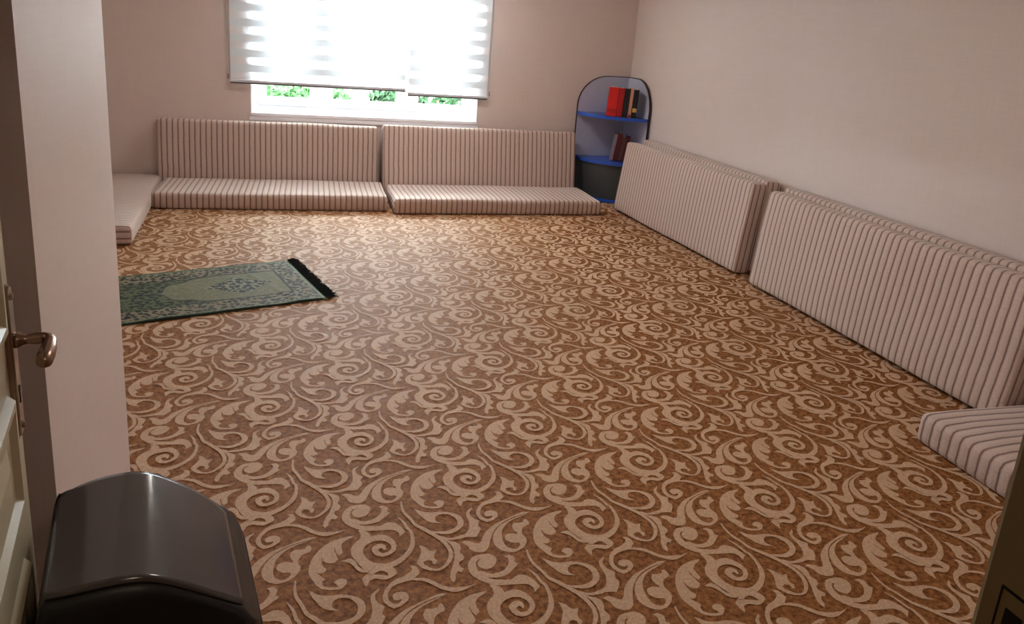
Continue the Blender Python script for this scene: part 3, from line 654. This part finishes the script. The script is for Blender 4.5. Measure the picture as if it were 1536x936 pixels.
shrub(2.3, 9.0, -0.6, 1.05, 0.72, M['leaf2'], 3, 'deep green garden shrub seen through the middle of the window')
shrub(4.9, 7.6, -0.6, 1.1, 0.60, M['leaf1'], 4, 'green garden shrub seen through the right window pane')

# ------------------------------------------------------------------ corner bookcase
BH, BWD, TH = 1.21, 0.545, 0.018
bc = tag(empty('corner_bookcase', (RX - 0.012, BY - 0.012, 0)), 'grey corner bookcase with rounded top and blue quarter-round shelves', 'bookcase')
def arch_outline(w, h, r, n=14, inset=0.0):
    """from the inner corner outward (0..w), outer upper corner rounded with an ellipse"""
    pts = [(0, 0), (w - inset, 0), (w - inset, h - r)]
    for i in range(1, n + 1):
        a = math.pi / 2 * i / n
        pts.append((w - 0.32 + (0.32 - inset) * math.cos(a), h - r + (r - inset) * math.sin(a)))
    pts.append((0, h - inset))
    return pts
def panel(name, fn, mat, parent):
    bm = bmesh.new(); fn(bm)
    return mesh_obj(name, bm, mat, parent)
out = arch_outline(BWD, BH, 0.30)
inn = arch_outline(BWD, BH, 0.30, inset=0.006)
# rear panel: runs along the back wall (-x), right panel: runs along the right wall (-y)
bp_ = panel('back_panel', lambda b: add_prism(b, [(-p[0], p[1]) for p in inn], 'y', -TH, 0.0), M['panel'], bc)
sp_ = panel('side_panel', lambda b: add_prism(b, [(-TH - p[0] * (BWD - TH) / BWD, p[1]) for p in inn], 'x', -TH, 0.0), M['panel'], bc)
def edge_strip(axis, parent):
    bm = bmesh.new()
    oo, ii = out[1:], inn[1:]
    prev = None
    for po, pi in zip(oo, ii):
        ring = []
        for p, t in ((po, -TH - 0.002), (po, 0.0), (pi, 0.0), (pi, -TH - 0.002)):
            ring.append(bm.verts.new((-p[0], t, p[1]) if axis == 'y' else (t, -p[0], p[1])))
        if prev:
            for k in range(4):
                bm.faces.new((prev[k], prev[(k + 1) % 4], ring[(k + 1) % 4], ring[k]))
        prev = ring
    mesh_obj('edge_band', bm, M['edge'], parent)
edge_strip('y', bp_); edge_strip('x', sp_)
def quarter(r, n=20, corner=0.04):
    pts = [(-TH, -TH), (-r, -TH)]
    for i in range(n + 1):
        a = math.pi / 2 * i / n
        rr = r / (math.cos(a) ** 2.6 + math.sin(a) ** 2.6) ** (1 / 2.6)
        pts.append((-rr * math.cos(a) if i < n else -TH, -rr * math.sin(a) if i > 0 else -TH))
    # rounded front between the two panel ends
    q = [(-TH, -TH)]
    for i in range(n + 1):
        a = math.pi / 2 * i / n
        q.append((-TH - (r - TH) * math.cos(a), -TH - (r - TH) * math.sin(a)))
    return q
for zt in (0.845, 0.405, 0.035):
    bm = bmesh.new(); add_prism(bm, quarter(BWD - 0.01), 'z', zt - 0.024, zt)
    sh = mesh_obj('shelf', bm, M['blue'], bc)
    bm = bmesh.new()
    q = quarter(BWD - 0.004)[1:]; q2 = quarter(BWD - 0.012)[1:]
    prev = None
    for a, b in zip(q, q2):
        ring = [bm.verts.new((a[0], a[1], zt - 0.028)), bm.verts.new((a[0], a[1], zt + 0.003)), bm.verts.new((b[0], b[1], zt + 0.003)), bm.verts.new((b[0], b[1], zt - 0.028))]
        if prev:
            for k in range(4): bm.faces.new((prev[k], prev[(k + 1) % 4], ring[(k + 1) % 4], ring[k]))
        prev = ring
    mesh_obj('shelf_edge', bm, M['blue'], sh)
bm = bmesh.new()
q = quarter(BWD - 0.03)[1:]; q2 = quarter(BWD - 0.045)[1:]
add_prism(bm, q + q2[::-1], 'z', 0.036, 0.380)
mesh_obj('curved_lower_sheet', bm, M['darksheet'], bc, smooth=False)  # dark grey curved sheet below the lower book shelf

# ------------------------------------------------------------------ books
def book(loc, rz, lean, th, h, d, cover, label, group, band=None):
    """spine faces -y (local); th along x"""
    loc = (loc[0], loc[1], loc[2] + th * math.sin(lean) + 0.001)
    root = tag(empty('book', loc, rz), label, 'book', group)
    root.rotation_euler = (0, lean, rz)
    c = 0.003
    bm = bmesh.new()
    add_box(bm, 0, c, 0, d, 0, h); add_box(bm, th - c, th, 0, d, 0, h); add_box(bm, 0, th, -0.002, c, 0, h, bevel=0.0015)
    mesh_obj('cover', bm, cover, root)
    box_obj('page_block', (c, th - c, c, d - 0.005, 0.004, h - 0.004), M['paper'], root)
    if band:
        box_obj('spine_label', (0.003, th - 0.003, -0.0032, -0.0018, h * band[0], h * band[1]), band[2], root)
    return root
M['b_red'] = plain('red_cloth', srgb(214, 30, 24), 0.4, 0.5, noise_amt=0.06)
M['b_red2'] = plain('crimson_cloth', srgb(176, 22, 22), 0.4, 0.5, noise_amt=0.06)
M['b_black'] = plain('black_cloth', srgb(24, 28, 34), 0.4, 0.5, noise_amt=0.06)
M['b_tan'] = plain('salmon_cloth', srgb(205, 150, 130), 0.5, 0.4, noise_amt=0.06)
M['b_maroon'] = plain('maroon_cloth', srgb(92, 30, 36), 0.5, 0.4, noise_amt=0.06)
M['b_grey'] = plain('grey_mauve_paper', srgb(150, 135, 142), 0.6, 0.3, noise_amt=0.06)
M['b_brown'] = plain('brown_cloth', srgb(96, 62, 60), 0.5, 0.4, noise_amt=0.06)
M['b_gold'] = plain('gold_print', srgb(200, 160, 80), 0.4, 0.5)
GU, GL = 'books on the upper shelf', 'books on the lower shelf'
S1, S2 = 0.8462, 0.4062
bk = math.radians(-22)
def shelf_pos(k): return (2.655 + k * math.cos(bk), 0.425 + k * math.sin(bk))
x = 0.0
for th, h, cov, lab, bnd in ((0.092, 0.275, M['b_red'], 'thick bright red book leaning at the left of the upper shelf', (0.12, 0.26, M['b_red2'])),
                             (0.052, 0.272, M['b_red2'], 'thinner crimson red book beside the thick red one, upper shelf', None),
                             (0.050, 0.272, M['b_black'], 'plain black book next to the red ones on the upper shelf', None),
                             (0.030, 0.276, M['b_tan'], 'thin salmon pink book between black books on the upper shelf', (0.02, 0.10, M['b_red2'])),
                             (0.048, 0.266, M['b_black'], 'black book with a gold spine mark, rightmost on the upper shelf', (0.2, 0.34, M['b_gold']))):
    px, py = shelf_pos(x)
    book((px, py, S1), bk, 0.03, th, h, 0.16, cov, lab, GU, bnd)
    x += th + 0.003
px0 = (2.758, 0.465)
x = 0.0
for th, h, cov, lab in ((0.028, 0.262, M['b_grey'], 'grey mauve book tilted at the left of the lower shelf'),
                        (0.046, 0.270, M['b_maroon'], 'dark maroon book leaning behind the grey one on the lower shelf'),
                        (0.034, 0.235, M['b_brown'], 'brown book leaning between maroon books on the lower shelf'),
                        (0.040, 0.255, M['b_maroon'], 'maroon book standing rightmost on the lower shelf')):
    book((px0[0] + x * math.cos(bk), px0[1] + x * math.sin(bk), S2), bk, 0.12, th, h, 0.15, cov, lab, GL)
    x += th * 1.03 + 0.002

# ------------------------------------------------------------------ prayer rug
RUG_A = math.radians(16.3)
RL, RW = 1.16, 0.755
def rug_mat():
    mt, nd, lk, bs = new_mat('prayer_rug_weave')
    tc = nd.new('ShaderNodeTexCoord')
    sp = nd.new('ShaderNodeSeparateXYZ'); lk.new(tc.outputs['Object'], sp.inputs[0])
    def math_(op, a, b=None, c=None):
        n = nd.new('ShaderNodeMath'); n.operation = op
        for i, v in enumerate((a, b, c)):
            if v is None: continue
            if isinstance(v, (int, float)): n.inputs[i].default_value = v
            else: lk.new(v, n.inputs[i])
        return n.outputs[0]
    u, v = sp.outputs['X'], sp.outputs['Y']
    av = math_('ABSOLUTE', v)
    au = math_('ABSOLUTE', u)
    # mottled flower weave
    vo = nd.new('ShaderNodeTexVoronoi'); vo.inputs['Scale'].default_value = 40; lk.new(tc.outputs['Object'], vo.inputs['Vector'])
    nz = nd.new('ShaderNodeTexNoise'); nz.inputs['Scale'].default_value = 60; nz.inputs['Detail'].default_value = 3; lk.new(tc.outputs['Object'], nz.inputs['Vector'])
    nzb = nd.new('ShaderNodeTexNoise'); nzb.inputs['Scale'].default_value = 9; nzb.inputs['Detail'].default_value = 2; lk.new(tc.outputs['Object'], nzb.inputs['Vector'])
    mott = math_('ADD', math_('MULTIPLY', vo.outputs['Distance'], 0.9), math_('MULTIPLY', nz.outputs['Fac'], 0.75))
    def ramp(fac, *stops):
        r = nd.new('ShaderNodeValToRGB'); e = r.color_ramp.elements
        e[0].position, e[0].color = stops[0]; e[1].position, e[1].color = stops[-1]
        for p, c in stops[1:-1]:
            k = e.new(p); k.color = c
        lk.new(fac, r.inputs['Fac']); return r.outputs['Color']
    def mix(f, a, b):
        n = nd.new('ShaderNodeMix'); n.data_type = 'RGBA'
        lk.new(f, n.inputs[0])
        for i, x in ((6, a), (7, b)):
            if isinstance(x, tuple): n.inputs[i].default_value = x
            else: lk.new(x, n.inputs[i])
        return n.outputs[2]
    border = ramp(mott, (0.64, srgb(16, 19, 14)), (0.75, srgb(32, 38, 26)), (0.82, srgb(82, 80, 54)), (0.92, srgb(122, 108, 86)))
    spandrel = ramp(mott, (0.62, srgb(16, 22, 14)), (0.77, srgb(34, 44, 27)), (0.92, srgb(78, 86, 54)))
    field = ramp(nz.outputs['Fac'], (0.35, srgb(97, 94, 68)), (0.65, srgb(117, 113, 84)))
    medal = ramp(mott, (0.68, srgb(12, 15, 14)), (0.80, srgb(24, 29, 24)), (0.86, srgb(88, 92, 74)), (0.92, srgb(124, 122, 100)))
    # niche outline as a curve of half width over length
    fc = nd.new('ShaderNodeFloatCurve')
    cu = fc.mapping.curves[0]
    prof = [(0.0, 0.0), (0.27, 0.0), (0.305, 0.03), (0.335, 0.26), (0.375, 0.35), (0.425, 0.39), (0.46, 0.48), (0.50, 0.515), (0.90, 0.515), (1.0, 0.515)]
    while len(cu.points) < len(prof): cu.points.new(0.5, 0.5)
    for p, (x, y) in zip(cu.points, prof): p.location = (x, y)
    fc.mapping.update()
    un_ = math_('DIVIDE', math_('ADD', u, RL / 2), RL)
    lk.new(un_, fc.inputs['Value'])
    half = math_('MULTIPLY', fc.outputs[0], RW / 2)
    d = math_('SUBTRACT', av, half)
    inside = math_('MULTIPLY', math_('LESS_THAN', d, 0.0), math_('LESS_THAN', u, RL / 2 - 0.150))
    inside_w = math_('MULTIPLY', math_('LESS_THAN', d, 0.012), math_('LESS_THAN', u, RL / 2 - 0.138))
    # layout: border all round, spandrels over the niche, medallion in the field
    inb = math_('MULTIPLY', math_('LESS_THAN', av, RW / 2 - 0.155), math_('LESS_THAN', u, 0.06))
    c = mix(inb, border, spandrel)
    c = mix(inside_w, c, srgb(22, 28, 22))
    c = mix(inside, c, field)
    dm = math_('ADD', math_('DIVIDE', math_('ABSOLUTE', math_('SUBTRACT', u, 0.185)), 0.185), math_('DIVIDE', av, 0.145))
    dm = math_('ADD', dm, math_('MULTIPLY', math_('SUBTRACT', nzb.outputs['Fac'], 0.5), 0.7))
    c = mix(math_('LESS_THAN', dm, 1.0), c, medal)
    # thin lines and end bands
    ln = math_('MULTIPLY', math_('GREATER_THAN', av, RW / 2 - 0.028), math_('LESS_THAN', av, RW / 2 - 0.018))
    c = mix(ln, c, srgb(86, 108, 70))
    rim = math_('GREATER_THAN', av, RW / 2 - 0.010)
    c = mix(rim, c, srgb(30, 42, 28))
    eb = math_('GREATER_THAN', au, RL / 2 - 0.028)
    c = mix(eb, c, srgb(104, 122, 96))
    lk.new(c, bs.inputs['Base Color'])
    bs.inputs['Roughness'].default_value = 0.75
    bs.inputs['Specular IOR Level'].default_value = 0.3
    bp = nd.new('ShaderNodeBump'); bp.inputs['Strength'].default_value = 0.35; bp.inputs['Distance'].default_value = 0.003
    lk.new(mott, bp.inputs['Height']); lk.new(bp.outputs['Normal'], bs.inputs['Normal'])
    return mt
M['rug'] = rug_mat()
M['fringe'] = plain('dark_fringe_yarn', srgb(22, 26, 28), 0.8, 0.2, noise_amt=0.2, noise_scale=80)
# right-hand end runs from (-0.291,-1.411) to (-0.078,-2.148)
ex = Vector((math.cos(RUG_A), math.sin(RUG_A), 0))
mid_end = Vector((-0.1845, -1.7795, 0))
rc = mid_end - ex * (RL / 2)
rug = tag(empty('prayer_rug', (rc.x, rc.y, 0.002), RUG_A), 'green patterned prayer rug with black fringe lying on the carpet', 'rug')
def rug_z(x, y):
    f1 = 0.0025 * math.exp(-((x - 0.33 + 0.25 * y) / 0.018) ** 2)            # crease lines
    f2 = 0.0025 * math.exp(-((x + 0.10 - 0.1 * y) / 0.02) ** 2) * (0.5 - y)
    edge = 0.006 * max(0.0, -y / (RW / 2)) ** 4 * (0.5 + 0.5 * math.sin(x * 17))
    return 0.004 + max(0, f1) + max(0, f2) * 0.6 + edge + 0.003 * noise.noise(Vector((x * 5, y * 5, 0)))
bm = bmesh.new()
nx, ny = 116, 76
gt = [[bm.verts.new((-RL / 2 + RL * i / nx, -RW / 2 + RW * j / ny, 0.004 + rug_z(-RL / 2 + RL * i / nx, -RW / 2 + RW * j / ny))) for j in range(ny + 1)] for i in range(nx + 1)]
for i in range(nx):
    for j in range(ny):
        bm.faces.new((gt[i][j], gt[i + 1][j], gt[i + 1][j + 1], gt[i][j + 1]))
border_e = [e for e in bm.edges if e.is_boundary]
r_ = bmesh.ops.extrude_edge_only(bm, edges=border_e)
for v_ in [g_ for g_ in r_['geom'] if isinstance(g_, bmesh.types.BMVert)]:
    v_.co.z = 0.0
mesh_obj('weave', bm, M['rug'], rug, smooth=True)
for s in (1, -1):
    rnd = random.Random(5 + s)
    bm = bmesh.new()
    for k in range(120):
        y = -RW / 2 + RW * (k + 0.5) / 120
        for t in range(2):
            yy = y + rnd.uniform(-0.004, 0.004)
            x0 = s * (RL / 2 - 0.006)
            l = rnd.uniform(0.050, 0.075)
            add_tube(bm, [(x0, yy, 0.008 + rug_z(x0, yy)), (x0 + s * l * 0.5, yy + rnd.uniform(-0.006, 0.006), 0.012 + rnd.uniform(0, 0.008)), (x0 + s * l, yy + rnd.uniform(-0.014, 0.014), 0.004 + rnd.uniform(0, 0.006))], [0.003, 0.0028, 0.0016], 5, cap=False)
    fr_ = mesh_obj('fringe', bm, M['fringe'], rug)
    fr_['label'] = 'black tufted fringe'
# ------------------------------------------------------------------ door leaf, handle, frame
# frame around the opening
fr = bmesh.new()
for b in ((DX1, DX1 + 0.05, FY - 0.17, FY + 0.012, 0, DZ + 0.05), (DX0 - 0.05, DX0, FY - 0.17, FY + 0.012, 0, DZ + 0.05), (DX0, DX1, FY - 0.17, FY + 0.012, DZ, DZ + 0.05)):
    add_box(fr, *b, bevel=0.004)
for b in ((DX1 + 0.004, DX1 + 0.09, FY + 0.001, FY + 0.016, 0, DZ + 0.09), (DX0 - 0.09, DX0 - 0.004, FY + 0.001, FY + 0.016, 0, DZ + 0.09)):
    add_box(fr, *b, bevel=0.004)
frame = mesh_obj('trim_1', fr, M['jamb']); frame['kind'] = 'structure'
frame['label'] = 'olive brown door frame at the right edge'
box_obj('stop_bead', (DX1 - 0.012, DX1 + 0.002, FY - 0.165, FY - 0.05, 0, DZ), M['jamb'], frame, bevel=0.003)
# strike plate let into the right jamb
bm = bmesh.new()
yc, zc = FY - 0.027, 0.985
add_box(bm, DX1 - 0.0015, DX1 + 0.002, yc - 0.016, yc + 0.016, zc - 0.10, zc + 0.035)
sp2 = mesh_obj('strike_plate', bm, M['jamb'], frame)
bm = bmesh.new()
for b in ((yc - 0.018, yc - 0.016, zc - 0.10, zc + 0.037), (yc + 0.016, yc + 0.018, zc - 0.10, zc + 0.037), (yc - 0.016, yc + 0.016, zc + 0.035, zc + 0.037)):
    add_box(bm, DX1 - 0.002, DX1 + 0.001, *b)
add_box(bm, DX1 - 0.0022, DX1 + 0.001, yc - 0.009, yc + 0.009, zc - 0.012, zc + 0.018)
add_box(bm, DX1 - 0.0022, DX1 + 0.001, yc - 0.009, yc + 0.009, zc - 0.085, zc - 0.045)
mesh_obj('strike_hole', bm, M['black'], sp2)

# leaf: local x from the hinge (0) to the free edge, local -y is the face towards the camera side
DW, DTH, DH = 0.90, 0.040, 2.03
HX, HY = -0.598, FY - 0.010
ang = math.atan2(-4.885 - HY, -0.742 - HX)
door = empty('door_1', (HX, HY, 0.006), ang); door['kind'] = 'structure'
door['label'] = 'cream panelled door standing open at the left edge'
box_obj('door_leaf', (0, DW, 0.0, DTH, 0, DH), M['door'], door, bevel=0.003)
def door_panel(x0, x1, z0, z1):
    bm = bmesh.new()
    w, h = 0.030, 0.012
    # moulding: sloped picture-frame ring, then a fielded centre
    def ring(i, y): return [bm.verts.new(p) for p in ((x0 + i, y, z0 + i), (x1 - i, y, z0 + i), (x1 - i, y, z1 - i), (x0 + i, y, z1 - i))]
    rs = [ring(0, 0.001), ring(0.008, -h), ring(0.020, -h), ring(w, -0.002), ring(w + 0.03, -0.002), ring(w + 0.055, -0.009)]
    for a, b in zip(rs, rs[1:]):
        for k in range(4):
            bm.faces.new((a[k], a[(k + 1) % 4], b[(k + 1) % 4], b[k]))
    bm.faces.new(rs[-1])
    return mesh_obj('raised_panel', bm, M['door'], door)
for x0, x1 in ((0.09, 0.415), (0.485, 0.800)):
    door_panel(x0, x1, 0.14, 0.60)
    door_panel(x0, x1, 0.70, 0.90)
    door_panel(x0, x1, 1.00, 1.93)
# lever handle on a long plate
px_, pz = DW - 0.052, 0.972
bm = bmesh.new()
prof = [(px_ - 0.021, pz - 0.165), (px_ + 0.021, pz - 0.165), (px_ + 0.021, pz + 0.075)]
for i in range(1, 8):
    a = math.pi * i / 8
    prof.append((px_ + 0.021 * math.cos(a), pz + 0.075 + 0.020 * math.sin(a)))
prof.append((px_ - 0.021, pz + 0.075))
add_prism(bm, prof, 'y', -0.010, 0.001)
bmesh.ops.bevel(bm, geom=[e for e in bm.edges if all(abs(v.co.y + 0.010) < 1e-5 for v in e.verts)], offset=0.003, segments=2, affect='EDGES')
plate = mesh_obj('handle_plate', bm, M['bronze'], door)
bm = bmesh.new()
add_tube(bm, [(px_, -0.008, pz), (px_, -0.016, pz), (px_, -0.022, pz), (px_, -0.030, pz), (px_, -0.040, pz), (px_, -0.050, pz), (px_ - 0.006, -0.058, pz), (px_ - 0.016, -0.061, pz - 0.001), (px_ - 0.034, -0.060, pz - 0.004), (px_ - 0.056, -0.058, pz - 0.008), (px_ - 0.074, -0.057, pz - 0.011), (px_ - 0.080, -0.057, pz - 0.012)],
         [0.013, 0.013, 0.009, 0.008, 0.010, 0.0095, 0.0095, 0.0095, 0.0115, 0.013, 0.0115, 0.006], 16)
mesh_obj('lever', bm, M['bronze'], plate, smooth=True)
bm = bmesh.new()
for dz in (0.075, -0.150):
    add_tube(bm, [(px_, -0.0095, pz + dz), (px_, -0.0135, pz + dz)], [0.007, 0.005], 12)
mesh_obj('plate_screw', bm, M['bronze'], plate)
bm = bmesh.new()
add_tube(bm, [(px_, -0.0102, pz - 0.085), (px_, -0.0112, pz - 0.085)], 0.006, 12); add_box(bm, px_ - 0.0025, px_ + 0.0025, -0.0112, -0.0102, pz - 0.110, pz - 0.085)
mesh_obj('keyhole', bm, M['black'], plate)
bm = bmesh.new(); add_box(bm, DW - 0.0005, DW + 0.0015, 0.008, 0.032, pz - 0.12, pz + 0.06)
lk_ = mesh_obj('lock_face', bm, M['bronze'], door)
box_obj('latch_bolt', (DW, DW + 0.010, 0.012, 0.028, pz - 0.012, pz + 0.012), M['bronze'], lk_, bevel=0.003)
for z in (0.22, 1.02, 1.80):
    bm = bmesh.new(); add_tube(bm, [(-0.006, 0.046, z - 0.05), (-0.006, 0.046, z + 0.05)], 0.007, 10)
    mesh_obj('hinge', bm, M['bronze'], door)
# ------------------------------------------------------------------ swing-top bin
bin_ = tag(empty('swing_top_bin', (-0.5424, -4.9513, 0.0), 0.1705), 'black plastic swing-top bin with glossy domed lid in front', 'bin')
BW, BD = 0.345, 0.346
def rrect(w, d, r, n=6):
    pts = []
    for cx, cy, a0 in ((w / 2 - r, d / 2 - r, 0), (-w / 2 + r, d / 2 - r, 90), (-w / 2 + r, -d / 2 + r, 180), (w / 2 - r, -d / 2 + r, 270)):
        for i in range(n + 1):
            a = math.radians(a0 + 90 * i / n)
            pts.append((cx + r * math.cos(a), cy + r * math.sin(a)))
    return pts
def loft(bm, rings, cap0=True, cap1=True):
    R_ = [[bm.verts.new(p) for p in rg] for rg in rings]
    for a, b in zip(R_, R_[1:]):
        n = len(a)
        for k in range(n): bm.faces.new((a[k], a[(k + 1) % n], b[(k + 1) % n], b[k]))
    if cap0: bm.faces.new(R_[0])
    if cap1: bm.faces.new(R_[-1])
bm = bmesh.new()
ZB = 0.47
loft(bm, [[(x * k, y * k, z) for x, y in rrect(BW, BD, 0.05)] for z, k in ((0.001, 0.80), (0.012, 0.82), (0.10, 0.86), (0.25, 0.92), (ZB, 0.985))])
mesh_obj('body', bm, M['bin'], bin_, smooth=False)
bm = bmesh.new()
loft(bm, [[(x * k, y * k, z) for x, y in rrect(BW, BD, 0.05)] for z, k in ((ZB - 0.022, 1.0), (ZB - 0.018, 1.022), (ZB + 0.006, 1.022), (ZB + 0.01, 1.0))])
mesh_obj('rim', bm, M['bin'], bin_)
# hood: domed shell, height over footprint (x across, y from front to back)
HW, HD = 0.1423, 0.153             # half size of the flap; its ridge runs from front to back
def hood_z(x, y, lift=0.0):
    t = max(0.0, min(1.0, (y + HD) / (2 * HD)))
    a = abs(x) / HW
    roof = (a * a / (a + 0.55)) * 1.55                          # straight slopes with a soft ridge
    z = 0.635 - (0.0447 + 0.0133 * t) * min(roof, 1.15) - 0.050 * max(-1.1, min(1.1, x / HW)) + 0.010 * (t - 0.5)
    if a > 1: z -= (z - ZB - 0.015) * min(1.0, (a - 1) / (BW / 2 / HW - 1)) ** 1.8
    over = (abs(y) - HD) / (BD / 2 - HD)
    if over > 0: z -= (z - ZB - 0.01) * min(1.0, over) ** 2.0
    return z + lift
def grid_surface(bm, x0, x1, y0, y1, nx, ny, zf, warp=None):
    G = []
    for i in range(nx + 1):
        row = []
        for j in range(ny + 1):
            x, y = x0 + (x1 - x0) * i / nx, y0 + (y1 - y0) * j / ny
            if warp: x, y = warp(x, y)
            row.append(bm.verts.new((x, y, zf(x, y))))
        G.append(row)
    for i in range(nx):
        for j in range(ny):
            bm.faces.new((G[i][j], G[i + 1][j], G[i + 1][j + 1], G[i][j + 1]))
    return G
def round_warp(x, y):
    # pull the square corners in to the rounded footprint
    r = 0.05
    ax, ay = abs(x) - (BW / 2 - r), abs(y) - (BD / 2 - r)
    if ax > 0 and ay > 0:
        mx = max(ax, ay); l = math.hypot(ax, ay)
        if l > 1e-9:
            k = mx / l
            return (math.copysign(BW / 2 - r + ax * k, x), math.copysign(BD / 2 - r + ay * k, y))
    return x, y
bm = bmesh.new()
G = grid_surface(bm, -BW / 2, BW / 2, -BD / 2, BD / 2, 56, 56, lambda x, y: hood_z(x, y), round_warp)
be = [e for e in bm.edges if e.is_boundary]
r_ = bmesh.ops.extrude_edge_only(bm, edges=be)
for v_ in [g_ for g_ in r_['geom'] if isinstance(g_, bmesh.types.BMVert)]:
    v_.co.z = ZB + 0.004
hood = mesh_obj('hood', bm, M['bin'], bin_, smooth=True)
# swing flap: glossy panel lying in the hood, curved lower edge and rounded upper corners
bm = bmesh.new()
def flap_pt(s, t):
    """s across -1..1, t from the lower front edge 0 to the upper edge 1"""
    k = abs(s) ** 6
    return s * HW, (-HD + 0.004) + (2 * HD - 0.010 - 0.030 * k) * t + 0.008 * k * (1 - t)
ns, nt = 44, 34
G = [[bm.verts.new((*flap_pt(-1 + 2 * i / ns, j / nt), hood_z(*flap_pt(-1 + 2 * i / ns, j / nt)) + 0.010)) for j in range(nt + 1)] for i in range(ns + 1)]
for i in range(ns):
    for j in range(nt):
        bm.faces.new((G[i][j], G[i + 1][j], G[i + 1][j + 1], G[i][j + 1]))
be = [e for e in bm.edges if e.is_boundary]
r_ = bmesh.ops.extrude_edge_only(bm, edges=be)
for v_ in [g_ for g_ in r_['geom'] if isinstance(g_, bmesh.types.BMVert)]:
    v_.co.z -= 0.009
flap = mesh_obj('swing_flap', bm, M['binlid'], bin_, smooth=True)
flap['label'] = 'glossy charcoal swing flap'
# ------------------------------------------------------------------ fill lamps added to brighten hall and room, out of view
def ceiling_fill_lamp(loc, label, r, col, strength):
    mt, nd_, lk_2, bs_ = new_mat('fill_lamp_glow')
    bs_.inputs['Base Color'].default_value = (0.9, 0.88, 0.84, 1)
    bs_.inputs['Emission Color'].default_value = col
    bs_.inputs['Emission Strength'].default_value = strength
    lamp = tag(empty('ceiling_fill_lamp', loc), label, 'lamp')
    bm = bmesh.new(); add_tube(bm, [(0, 0, -0.001), (0, 0, -0.03)], r * 1.04, 32)
    mesh_obj('fill_lamp_base', bm, M['pvc'], lamp)
    bm = bmesh.new(); add_tube(bm, [(0, 0, -0.031), (0, 0, -0.042), (0, 0, -0.052), (0, 0, -0.056)], [r, r * 0.97, r * 0.8, r * 0.4], 32)
    mesh_obj('fill_lamp_disc', bm, mt, lamp, smooth=True)
    return lamp
ceiling_fill_lamp((0.3, -6.9, CZ), 'added unseen ceiling fill lamp in the hall outside the door', 0.18, (1.0, 0.76, 0.56, 1), HALL_FILL)
ceiling_fill_lamp((0.7, -0.15, CZ), 'added unseen ceiling fill lamp nearer the window, carpeted room', 0.22, (1.0, 0.94, 0.88, 1), ROOM_FILL[0])
ceiling_fill_lamp((0.8, -3.6, CZ), 'added unseen ceiling fill lamp nearer the doorway, carpeted room', 0.22, (1.0, 0.94, 0.88, 1), ROOM_FILL[1])
